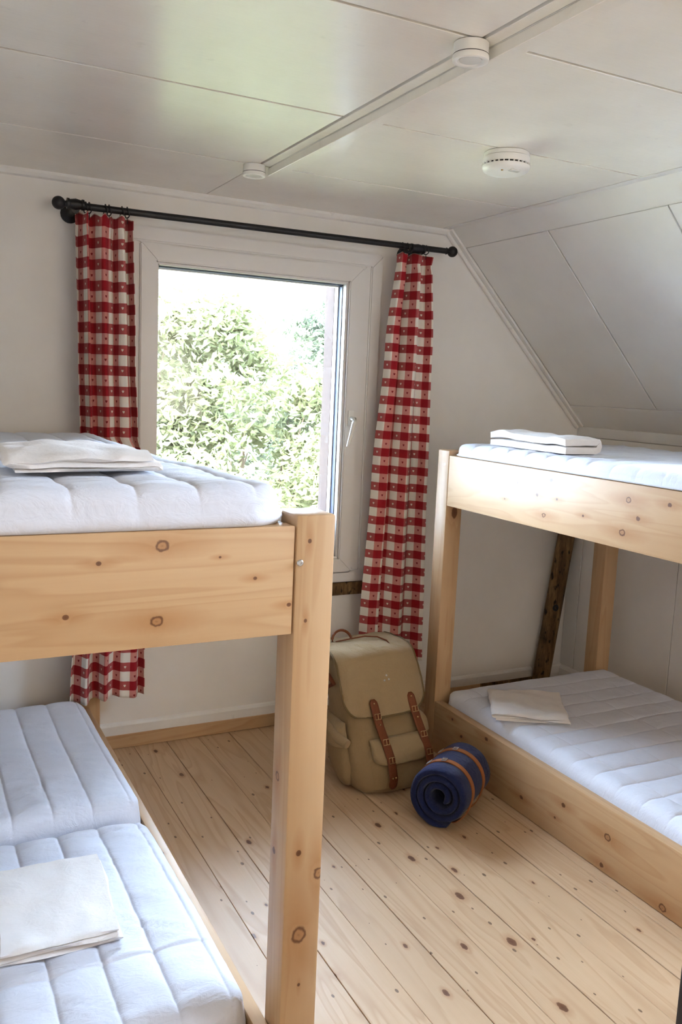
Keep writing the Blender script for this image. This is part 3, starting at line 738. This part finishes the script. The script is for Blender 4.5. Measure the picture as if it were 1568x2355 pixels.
# ------------------------------------------------------------------ backpack
BP = empty('backpack', (1.675, -0.66, 0), 'worn khaki canvas backpack with brown leather straps leaning beside the right bunk', 'backpack')
LEAN = 0.44
def sh(x, y, z):
    z *= 0.94 if z > 0.03 else 1.0 - 2.0*z
    return Vector((1.672 + x - 0.02*z, -0.66 + y + LEAN*z + 0.06*x, z))
def sup(c, e): return math.copysign(abs(c)**e, c)
def loft(secs, n=56):
    """secs: (z, half width, y front, y back, exponent)"""
    rows = []
    for (z, hw, yf, yb, e) in secs:
        yc, hd_ = (yf+yb)/2, (yb-yf)/2; row = []
        for k in range(n):
            a = 2*PI*k/n; row.append(sh(hw*sup(math.cos(a), e), yc+hd_*sup(math.sin(a), e), z))
        rows.append(row)
    return rows
def wrinkle(bm, amp, sc_, sd):
    bm.normal_update()
    for v in bm.verts: v.co += v.normal*amp*noise.noise(v.co*sc_+Vector((sd, 0, 0)))
bm = bmesh.new()
secs = [(0.002, 0.130, -0.105, 0.085, 0.55), (0.006, 0.155, -0.128, 0.105, 0.5), (0.025, 0.172, -0.145, 0.118, 0.5), (0.07, 0.180, -0.150, 0.122, 0.5), (0.14, 0.180, -0.148, 0.120, 0.5), (0.21, 0.176, -0.140, 0.118, 0.52), (0.28, 0.174, -0.135, 0.116, 0.52), (0.35, 0.172, -0.132, 0.112, 0.52), (0.42, 0.172, -0.128, 0.108, 0.52), (0.47, 0.168, -0.120, 0.100, 0.55), (0.495, 0.150, -0.100, 0.085, 0.6), (0.505, 0.11, -0.07, 0.06, 0.7)]
fine = []
for a, b in zip(secs, secs[1:]):
    for i in range(3): t = i/3; fine.append(tuple(p+(q-p)*t for p, q in zip(a, b)))
fine.append(secs[-1])
V = grid_mesh(bm, loft(fine), close_u=True); bm.faces.new(V[0][::-1]); bm.faces.new(V[-1])
wrinkle(bm, 0.009, 10.0, 2.0); wrinkle(bm, 0.005, 26.0, 5.0)
for v in bm.verts: v.co.z = max(v.co.z, 0.001)
obj('pack_body', bm, canvas, BP, smooth=True)
# lid flap: from the back over the top and down the front
def sheet_path(path, halfw, n=40, m=26, corner=0.0, wrap=0.0, drop=0.0, up_=0.0):
    P = [Vector((0, a, b)) for a, b in path]; lens = [0]
    for a, b in zip(P, P[1:]): lens.append(lens[-1]+(b-a).length)
    tot = lens[-1]; rows = []
    for i in range(n+1):
        s = tot*i/n; j = max(k for k in range(len(lens)) if lens[k] <= s+1e-9); j = min(j, len(P)-2)
        t = (s-lens[j])/(lens[j+1]-lens[j]); p0, p1, p2, p3 = P[max(j-1, 0)], P[j], P[j+1], P[min(j+2, len(P)-1)]
        q = 0.5*((2*p1)+(p2-p0)*t+(2*p0-5*p1+4*p2-p3)*t*t+(3*p1-p0-3*p2+p3)*t**3)
        rem = tot-s; w_ = halfw
        if corner and rem < corner: w_ = halfw-corner+math.sqrt(max(0, corner**2-(corner-rem)**2))
        row = []
        for k in range(m+1):
            u = -1+2*k/m; ed = abs(u)**4*(w_/halfw)
            row.append(sh(u*w_, q.y+wrap*ed, q.z-drop*ed*max(0, min(1, (q.z-0.40)/0.1))))
        rows.append(row)
    return rows
bm = bmesh.new()
FR = sheet_path([(0.118, 0.43), (0.118, 0.495), (0.100, 0.522), (0.02, 0.531), (-0.07, 0.534), (-0.122, 0.524), (-0.146, 0.498), (-0.153, 0.43), (-0.157, 0.36), (-0.160, 0.288)], 0.186, 54, 30, corner=0.075, wrap=0.030, drop=0.010)
FV = grid_mesh(bm, FR)
wrinkle(bm, 0.006, 12.0, 9.0); wrinkle(bm, 0.003, 30.0, 4.0)
edge = [r[0].co.copy() for r in FV[4:]] + [v.co.copy() for v in FV[-1][1:-1]] + [r[-1].co.copy() for r in FV[:3:-1]]
o = obj('lid_flap', bm, canvas2, BP, smooth=True); md = o.modifiers.new('thickness', 'SOLIDIFY'); md.thickness = 0.006; md.offset = -1
bm = bmesh.new(); ep = [edge[0]]
for p_ in edge[1:]:
    if (p_-ep[-1]).length > 0.004: ep.append(p_)
tube(bm, ep, 0.0042, 7); obj('lid_piping', bm, piping, BP, smooth=True)
# front pocket and its flap
def pocket(name, x0, x1, z0, z1, yb, depth, mat, e=0.45):
    bm = bmesh.new(); rows = []
    for i in range(13):
        t = i/12; d = depth*math.sin(PI*(0.06+0.88*t))**0.45; row = []
        for k in range(21):
            u = -1+2*k/20; prof = (1-abs(u)**4)
            row.append(sh((x0+x1)/2+(x1-x0)/2*u, yb-d*prof, z0+(z1-z0)*t))
        rows.append(row)
    V = grid_mesh(bm, rows); wrinkle(bm, 0.004, 16.0, x0*10)
    return obj(name, bm, mat, BP, smooth=True)
pocket('front_pocket', -0.115, 0.150, 0.030, 0.185, -0.140, 0.036, canvas)
bm = bmesh.new(); grid_mesh(bm, [[sh(0.018+0.128*u*(1 if t < 0.8 else 1-0.25*(t-0.8)), -0.150-0.040*math.sin(min(1, t*1.6)*PI/2)*(1-abs(u)**6)-0.004, 0.212-0.085*t) for u in [-1+2*k/24 for k in range(25)]] for t in [i/12 for i in range(13)]])
wrinkle(bm, 0.002, 25.0, 1.0)
o = obj('pocket_flap', bm, canvas2, BP, smooth=True); o.modifiers.new('t', 'SOLIDIFY').thickness = 0.004
# side pockets
for s in (-1, 1):
    bm = bmesh.new(); rows = []
    for i in range(17):
        t = i/16; z = 0.020+0.205*t; r = math.sin(PI*(0.05+0.9*t))**0.4; row = []
        for k in range(20):
            a = 2*PI*k/20; row.append(sh(s*(0.170+0.048*r*(0.4+0.6*math.cos(a)) if math.cos(a) > 0 else 0.165), -0.01+0.075*r*math.sin(a), z))
        rows.append(row)
    V = grid_mesh(bm, rows, close_u=True); bm.faces.new(V[0][::-1]); bm.faces.new(V[-1]); wrinkle(bm, 0.004, 18.0, s*4.0)
    obj('side_pocket', bm, canvas, BP, smooth=True)
    bm = bmesh.new(); grid_mesh(bm, [[sh(s*(0.176+0.052*math.sin(min(1, t*1.5)*PI/2)*(1-abs(u)**4)), -0.01+0.08*u, 0.262-0.09*t) for u in [-1+2*k/16 for k in range(17)]] for t in [i/10 for i in range(11)]])
    o = obj('side_pocket_flap', bm, canvas2, BP, smooth=True); o.modifiers.new('t', 'SOLIDIFY').thickness = 0.004
# rolled webbing at the left side
bm = bmesh.new(); tube(bm, [sh(-0.215, 0.03, 0.235), sh(-0.215, -0.02, 0.228), sh(-0.205, -0.075, 0.205), sh(-0.190, -0.115, 0.195)], [0.016, 0.018, 0.019, 0.017], 14); obj('rolled_tie', bm, canvas2, BP, auto=60)
bm = bmesh.new(); tube(bm, [sh(-0.186, 0.05, 0.47), sh(-0.200, 0.0, 0.45), sh(-0.196, -0.05, 0.43), sh(-0.184, -0.06, 0.40), sh(-0.188, 0.0, 0.37)], 0.009, 10); obj('side_strap', bm, leather, BP, auto=60)
# leather front straps with buckles
def ribbon(path, wd, th=0.004, m=4):
    bm = bmesh.new(); n = 30; P = [Vector(p) for p in path]; L_ = []
    lens = [0]
    for a, b in zip(P, P[1:]): lens.append(lens[-1]+(b-a).length)
    rows = []
    for i in range(n+1):
        s = lens[-1]*i/n; j = min(max(k for k in range(len(lens)) if lens[k] <= s+1e-9), len(P)-2); t = (s-lens[j])/(lens[j+1]-lens[j])
        q = P[j].lerp(P[j+1], t); e = min(s, lens[-1]-s); wv = wd/2*(math.sqrt(min(1, 0.15+e/(wd/2))) if e < wd/2 else 1)
        rows.append([sh(q.x+u*wv, q.y, q.z) for u in [-1+2*k/m for k in range(m+1)]])
    grid_mesh(bm, rows); return bm
for sx in (-0.062, 0.118):
    d = 0.03 if sx > 0 else 0
    pth = [(sx-0.012, -0.170+d*0.4, 0.362), (sx-0.006, -0.172+d*0.4, 0.300), (sx, -0.170+d*0.3, 0.262), (sx+0.006, -0.185+d*0.3, 0.210), (sx+0.010, -0.202+d*0.3, 0.150), (sx+0.012, -0.193+d*0.3, 0.075), (sx+0.013, -0.165+d*0.2, 0.030)]
    o = obj('strap', ribbon(pth, 0.034), leather, BP, smooth=True); o.modifiers.new('t', 'SOLIDIFY').thickness = 0.005
    for (px, py, pz) in (pth[1], pth[3], pth[4]):
        bm = bmesh.new(); c = [sh(px+a, py-0.007, pz+b) for a, b in ((-0.013, -0.010), (0.013, -0.010), (0.013, 0.010), (-0.013, 0.010))]
        tube(bm, c, 0.0016, 6, closed=True); tube(bm, [sh(px, py-0.008, pz-0.010), sh(px, py-0.009, pz+0.010)], 0.0012, 6); obj('buckle', bm, brass, o, auto=50)
    for (px, py, pz) in ((pth[0][0], pth[0][1], 0.347), (pth[5][0]-0.007, pth[5][1], 0.082), (pth[5][0]+0.007, pth[5][1], 0.082), (pth[2][0], pth[2][1], 0.268)):
        bm = bmesh.new(); lathe(bm, [(0.0035, 0.0), (0.003, -0.002), (0.0008, -0.0032)], sh(px, py-0.004, pz), 'y', 10); obj('rivet', bm, brass, o, auto=50)
# three studs on the lid, carrying loop
for a, b in ((0.0, 0.436), (0.008, 0.420), (-0.012, 0.418)):
    bm = bmesh.new(); lathe(bm, [(0.0042, 0.0), (0.0036, -0.0025), (0.001, -0.004)], sh(0.012+a, -0.1545, b), 'y', 12); obj('stud', bm, steel, BP, auto=50)
bm = bmesh.new(); tube(bm, [sh(-0.075+0.045*math.cos(t), 0.030, 0.528+0.042*math.sin(t)) for t in [PI*q/12 for q in range(13)]], 0.0055, 8); obj('carry_loop', bm, leather, BP, auto=60)
bm = bmesh.new(); tube(bm, [sh(-0.11, 0.02, 0.530), sh(-0.05, 0.0, 0.541), sh(0.02, 0.0, 0.544), sh(0.07, -0.02, 0.542), sh(0.09, -0.06, 0.536), sh(0.088, -0.10, 0.524)], 0.003, 6); obj('drawcord', bm, leather, BP, auto=60)

# ------------------------------------------------------------------ bedroll
A = Vector((1.642, -1.088, 0.120)); B = Vector((1.872, -0.925, 0.120)); axd = (B-A).normalized(); Lr = (B-A).length
su = axd.cross(Vector((0, 0, 1))).normalized(); sv = su.cross(axd)
BR = empty('bedroll', (1.757, -1.006, 0), 'navy blue wool bedroll with two tan leather straps lying on the floor', 'bedroll')
bm = bmesh.new(); NT = 150; turns = 2.9; th = 0.0127; r0, r1 = 0.026, 0.1055
cen = []
for i in range(NT+1):
    t = i/NT; a = 2*PI*turns*t - 0.6; r = r0+(r1-r0)*t**0.9
    cen.append((r*math.cos(a), r*math.sin(a)))
rows = []
st = [0.0, 0.004, 0.012, 0.024, 0.05, 0.15, 0.25, 0.268, 0.29, 0.308, 0.35, 0.5, 0.66, 0.68, 0.70, 0.718, 0.75, 0.88, 0.95, 0.976, 0.988, 0.996, 1.0]
for q in st:
    e = min(q, 1-q); hh = th*(math.sqrt(min(1.0, e/0.045))*0.75+0.25)
    row = []
    pull = 0.004*(math.exp(-((q-0.29)/0.04)**2)+math.exp(-((q-0.69)/0.04)**2))
    def offp(i, s):
        x_, y_ = cen[i]; x0_, y0_ = cen[max(i-1, 0)]; x1_, y1_ = cen[min(i+1, NT)]
        tx, ty = x1_-x0_, y1_-y0_; l = math.hypot(tx, ty); nx_, ny_ = ty/l, -tx/l
        k = hh*s*(math.sin(PI*min(1, (i+2)/6)/2) if i < 6 else 1)*(math.sqrt(max(0.05, min(1, (NT-i)/5.0))))
        px, py = x_+nx_*k, y_+ny_*k; rr = math.hypot(px, py); f = (rr-pull*(rr/0.12))/rr
        flat = -0.118
        py2 = py*f
        if py2 < flat: py2 = flat+(py2-flat)*0.1
        return A + axd*(Lr*q) + su*(px*f) + sv*py2
    for i in range(NT+1): row.append(offp(i, 1))
    for i in range(NT, -1, -1): row.append(offp(i, -1))
    rows.append(row)
V = grid_mesh(bm, rows, close_u=True); m = 2*(NT+1)
for rw in (V[0], V[-1]):
    for i in range(NT): bm.faces.new((rw[i], rw[i+1], rw[m-2-i], rw[m-1-i]))
wrinkle(bm, 0.0022, 18.0, 3.0)
lowest = min(v.co.z for v in bm.verts)
for v in bm.verts: v.co.z -= lowest-0.001
obj('blanket', bm, navy, BP if False else BR, auto=70)
def rout(a):
    tt = max((t for t in [((a+0.6)/(2*PI)+j)/turns for j in range(-1, 4)] if t <= 1.0), default=1.0)
    gap = (1.0-tt)*turns          # share of a turn back from the free edge
    t2 = tt if gap < 0.94 else tt+(1-tt)*0  # the band bridges the step at the free edge
    r = r0+(r1-r0)*t2**0.9+th
    if gap > 0.86: r += (r0+(r1-r0)+th-r)*((gap-0.86)/0.14)
    return r+0.0035
for q in (0.29, 0.69):
    bm = bmesh.new(); rows = []
    for k in range(64):
        a = 2*PI*k/64; rad = rout(a)
        row = []
        for (da, dr) in ((-0.011, 0), (-0.011, 0.0035), (0.011, 0.0035), (0.011, 0)):
            p = A + axd*(Lr*q+da) + su*((rad-0.0045+dr)*math.cos(a)) + sv*((rad-0.0045+dr)*math.sin(a)); p.z = max(p.z-lowest+0.001, 0.0008); row.append(p)
        rows.append(row)
    rows.append(rows[0])
    grid_mesh(bm, rows, close_u=True); bmesh.ops.remove_doubles(bm, verts=bm.verts[:], dist=1e-5)
    s_ = obj('strap', bm, tan_leather, BR, auto=50)
    for a in (1.72, 2.28):
        def C3(da, ang, rr): 
            p = A + axd*(Lr*q+da) + su*(rr*math.cos(ang)) + sv*(rr*math.sin(ang)); p.z += 0.001-lowest; return p
        bm = bmesh.new(); tube(bm, [C3(-0.011, a-0.07, rout(a)+0.001), C3(0.011, a-0.07, rout(a)+0.001), C3(0.011, a+0.07, rout(a)+0.001), C3(-0.011, a+0.07, rout(a)+0.001)], 0.0018, 6, closed=True)
        tube(bm, [C3(0, a-0.07, rout(a)+0.002), C3(0, a+0.07, rout(a)+0.002)], 0.0014, 6); obj('buckle', bm, steel, s_, auto=50)

# ------------------------------------------------------------------ ceiling lamps and smoke detector
def puck(x, y, label, z=H-0.0005):
    p = empty('ceiling_spotlight', (x, y, z-0.036), label, 'ceiling light', 'small round ceiling lights')
    bm = bmesh.new(); lathe(bm, [(0.036, 0.0), (0.0405, -0.001), (0.0405, -0.024), (0.0395, -0.0245)], (x, y, z), 'z', 36); obj('housing', bm, plastic, p, auto=40)
    bm = bmesh.new(); lathe(bm, [(0.0395, -0.0245), (0.0415, -0.0250), (0.0425, -0.030), (0.0415, -0.036), (0.0385, -0.0375), (0.031, -0.036), (0.0285, -0.032), (0.002, -0.0315)], (x, y, z), 'z', 36); obj('rim', bm, plastic, p, auto=40)
    bm = bmesh.new(); lathe(bm, [(0.0265, -0.0322), (0.026, -0.0342), (0.018, -0.0352), (0.001, -0.0355)], (x, y, z), 'z', 32); obj('lens', bm, frosted, p, auto=40)
    bm = bmesh.new(); lathe(bm, [(0.0408, -0.0232), (0.0412, -0.0234), (0.0412, -0.0250), (0.0400, -0.0252)], (x, y, z), 'z', 36); obj('seam', bm, dark_plastic, p, auto=40)
    p.scale = (0.92, 0.92, 1.0)
    return p
frosted = paint('frosted_lens', srgb(214, 212, 206), 0.25, 0.5, 0.0)
puck(1.100, -1.818, 'round white ceiling spotlight beside the batten, nearest the camera', H-0.0015)
puck(1.095, -0.566, 'round white ceiling spotlight at the far end of the batten', H-0.0005)
SX, SY = 1.682, -1.182
sd_ = empty('smoke_detector', (SX, SY, H-0.055), 'round white smoke detector on the ceiling above the right bunk', 'smoke detector')
bm = bmesh.new(); lathe(bm, [(0.058, 0.0), (0.061, -0.002), (0.062, -0.012), (0.0622, -0.0125)], (SX, SY, H), 'z', 48); obj('base_plate', bm, plastic, sd_, auto=40)
bm = bmesh.new(); lathe(bm, [(0.060, -0.0128), (0.0635, -0.0135), (0.0645, -0.030), (0.0640, -0.0308)], (SX, SY, H), 'z', 48); obj('cover', bm, plastic, sd_, auto=40)
bm = bmesh.new(); lathe(bm, [(0.0600, -0.0300), (0.0608, -0.0305), (0.0608, -0.0350), (0.0595, -0.0352)], (SX, SY, H), 'z', 48); obj('vent_slot', bm, dark_plastic, sd_, auto=40)
for k in range(30):
    a = 2*PI*k/30; bm = bmesh.new(); add_box(bm, -0.0016, 0.0016, -0.0036, 0.0012, -0.0026, 0.0026)
    bmesh.ops.rotate(bm, verts=bm.verts[:], cent=(0, 0, 0), matrix=Matrix.Rotation(a+PI/2, 3, 'Z')); bmesh.ops.translate(bm, verts=bm.verts[:], vec=(SX+0.0625*math.cos(a), SY+0.0625*math.sin(a), H-0.0328)); obj('vent_rib', bm, plastic, sd_)
bm = bmesh.new(); lathe(bm, [(0.0636, -0.0350), (0.0648, -0.0356), (0.0645, -0.042), (0.060, -0.049), (0.050, -0.0535), (0.030, -0.055), (0.001, -0.055)], (SX, SY, H), 'z', 48); obj('cap', bm, plastic, sd_, auto=40)
bm = bmesh.new(); add_box(bm, SX-0.020, SX+0.012, SY-0.052, SY-0.036, H-0.0575, H-0.052, 0.002, 2); obj('test_button', bm, frosted, sd_, auto=40)
bm = bmesh.new(); lathe(bm, [(0.003, -0.053), (0.0028, -0.0565), (0.0005, -0.057)], (SX-0.034, SY-0.030, H), 'z', 10); obj('indicator_light', bm, brass, sd_, auto=40)

for o in [sd_]: o.scale = (1.12, 1.12, 1.12); o.location.z = H-0.055*1.12

# ------------------------------------------------------------------ leaning roof timber in the corner
bm = bmesh.new()
rows = []
for i in range(19):
    t = i/18; z = 0.0+1.02*t; xc = 2.957+0.126*z; row = []
    for k in range(16):
        a = 2*PI*k/16+0.2; n_ = noise.noise(Vector((math.cos(a)*1.5, math.sin(a)*1.5, z*9)))
        row.append((xc+0.045*sup(math.cos(a), 0.55)+0.004*n_, -0.050+0.029*sup(math.sin(a), 0.55)+0.003*n_, z))
    rows.append(row)
V = grid_mesh(bm, rows, close_u=True); bm.faces.new(V[0][::-1]); bm.faces.new(V[-1])
br = obj('timber_brace', bm, old_timber, loc=(2.957, -0.05, 0), auto=50); tag(br, 'dark weathered timber brace leaning in the corner behind the right bunk', 'timber beam')
bm = bmesh.new(); lathe(bm, [(0.019, 0.004), (0.017, -0.002), (0.010, -0.001), (0.001, 0.001)], (3.001, -0.080, 0.438), 'y', 16); obj('knot', bm, iron, br, auto=50)

# ------------------------------------------------------------------ low dark cabinet cut off by the right frame edge
CB = empty('cabinet', (1.12, -2.96, 0), 'low dark wooden cabinet cut off at the lower right corner', 'cabinet')
dark_wood = paint('dark_stained_wood', srgb(46, 34, 27), 0.45, 0.4, 0.15, 8.0, 0.1, 40.0, stretch=(8, 8, 1))
box('body', 0.834, 1.30, -3.14, -2.785, 0.06, 0.92, dark_wood, CB, bev=0.004, seg=2)
box('top', 0.834, 1.32, -3.16, -2.785, 0.921, 0.950, dark_wood, CB, bev=0.005, seg=2)
for xx in (0.87, 1.25):
    for yy in (-3.12, -2.84): box('foot', xx, xx+0.035, yy, yy+0.035, 0.0, 0.059, dark_wood, CB, bev=0.003)
box('door', 0.885, 1.285, -2.7845, -2.768, 0.08, 0.86, dark_wood, CB, bev=0.003)
bm = bmesh.new(); lathe(bm, [(0.006, 0.0), (0.006, 0.010), (0.012, 0.016), (0.010, 0.024), (0.001, 0.026)], (1.24, -2.768, 0.48), 'y', 14); obj('knob', bm, brass, CB, auto=50)

# ------------------------------------------------------------------ garden outside
gd = box('ground', -25, 40, 1.2, 60, -2.6, -2.5, grass); tag(gd, 'garden lawn below the window', kind='structure')
def tree(name, label, c, h, rx, ry, rz, n, mat, seed, lsz=0.11):
    rg = random.Random(seed); x, y = c; zc = h-rz
    root = empty(name, (x, y, -2.5), label, 'tree', 'trees and shrubs outside the window')
    bm = bmesh.new(); tube(bm, [(x, y, -2.5), (x+0.05, y, -1.2), (x-0.05, y+0.05, zc*0.5-0.3), (x, y, zc+rz*0.4)], [0.12, 0.09, 0.06, 0.02], 8); obj('trunk', bm, bark, root, auto=60)
    for q in range(6):
        a = rg.uniform(0, 2*PI); bm = bmesh.new(); e = rg.uniform(0.5, 0.8)
        tube(bm, [(x, y, zc-rz*0.5), (x+rx*0.4*math.cos(a), y+ry*0.4*math.sin(a), zc), (x+rx*e*math.cos(a), y+ry*e*math.sin(a), zc+rz*0.5)], [0.035, 0.02, 0.006], 6); obj('branch', bm, bark, root, auto=60)
    verts, faces = [], []
    clus = []
    for _ in range(70):
        a, b = rg.uniform(0, 2*PI), math.acos(rg.uniform(-0.75, 1)); rr = rg.uniform(0.75, 1.0)
        clus.append((Vector((x+rx*rr*math.sin(b)*math.cos(a), y+ry*rr*math.sin(b)*math.sin(a), zc+rz*rr*math.cos(b))), rg.uniform(0.2, 0.42)))
    for i in range(n):
        cc, cr = rg.choice(clus)
        p = cc + Vector((rg.gauss(0, 1), rg.gauss(0, 1), rg.gauss(0, 0.8)))*cr*0.55
        d = Vector((rg.gauss(0, 1), rg.gauss(0, 1), rg.gauss(0.15, 0.7))).normalized(); s = d.cross(Vector((rg.gauss(0, 1), rg.gauss(0, 1), rg.gauss(0, 1)))).normalized()
        l = lsz*rg.uniform(0.6, 1.4); wd = l*rg.uniform(0.16, 0.26); nn = d.cross(s)
        k = len(verts)
        verts += [p, p+d*l*0.5+s*wd+nn*l*0.06, p+d*l-nn*l*0.08, p+d*l*0.5-s*wd+nn*l*0.06]
        faces += [(k, k+1, k+2), (k, k+2, k+3)]
    me = bpy.data.meshes.new('foliage'); bo = Vector((x, y, -2.5)); me.from_pydata([v-bo for v in verts], [], faces); me.update()
    o = bpy.data.objects.new('foliage', me); link(o); o.parent = root; me.materials.append(mat); o['kind'] = 'stuff'
    return root
tree('garden_tree', 'pale tall tree outside at the left side of the window', (2.15, 6.4), 3.12, 1.25, 1.0, 2.6, 19000, leafA, 1, 0.12)
tree('garden_tree', 'broad sunlit tree outside in the middle of the window', (3.55, 6.0), 2.42, 1.3, 1.0, 2.4, 21000, leafB, 2, 0.12)
tree('garden_tree', 'small blue-green tree outside at the right side of the window', (5.55, 8.0), 2.75, 0.7, 0.7, 2.2, 9000, leafC, 3)
tree('garden_shrub', 'low dense shrub outside behind the foot of the left bunk', (2.3, 4.2), 0.95, 1.05, 0.7, 1.5, 13000, leafB, 4, 0.09)
tree('garden_shrub', 'pale feathery shrub outside near the right window edge', (4.3, 4.4), 1.25, 0.95, 0.7, 1.6, 13000, leafA, 5, 0.09)
tree('garden_tree', 'hazy far tree outside behind the middle trees', (4.6, 10.5), 2.3, 2.6, 1.2, 2.8, 20000, leafC, 6, 0.19)
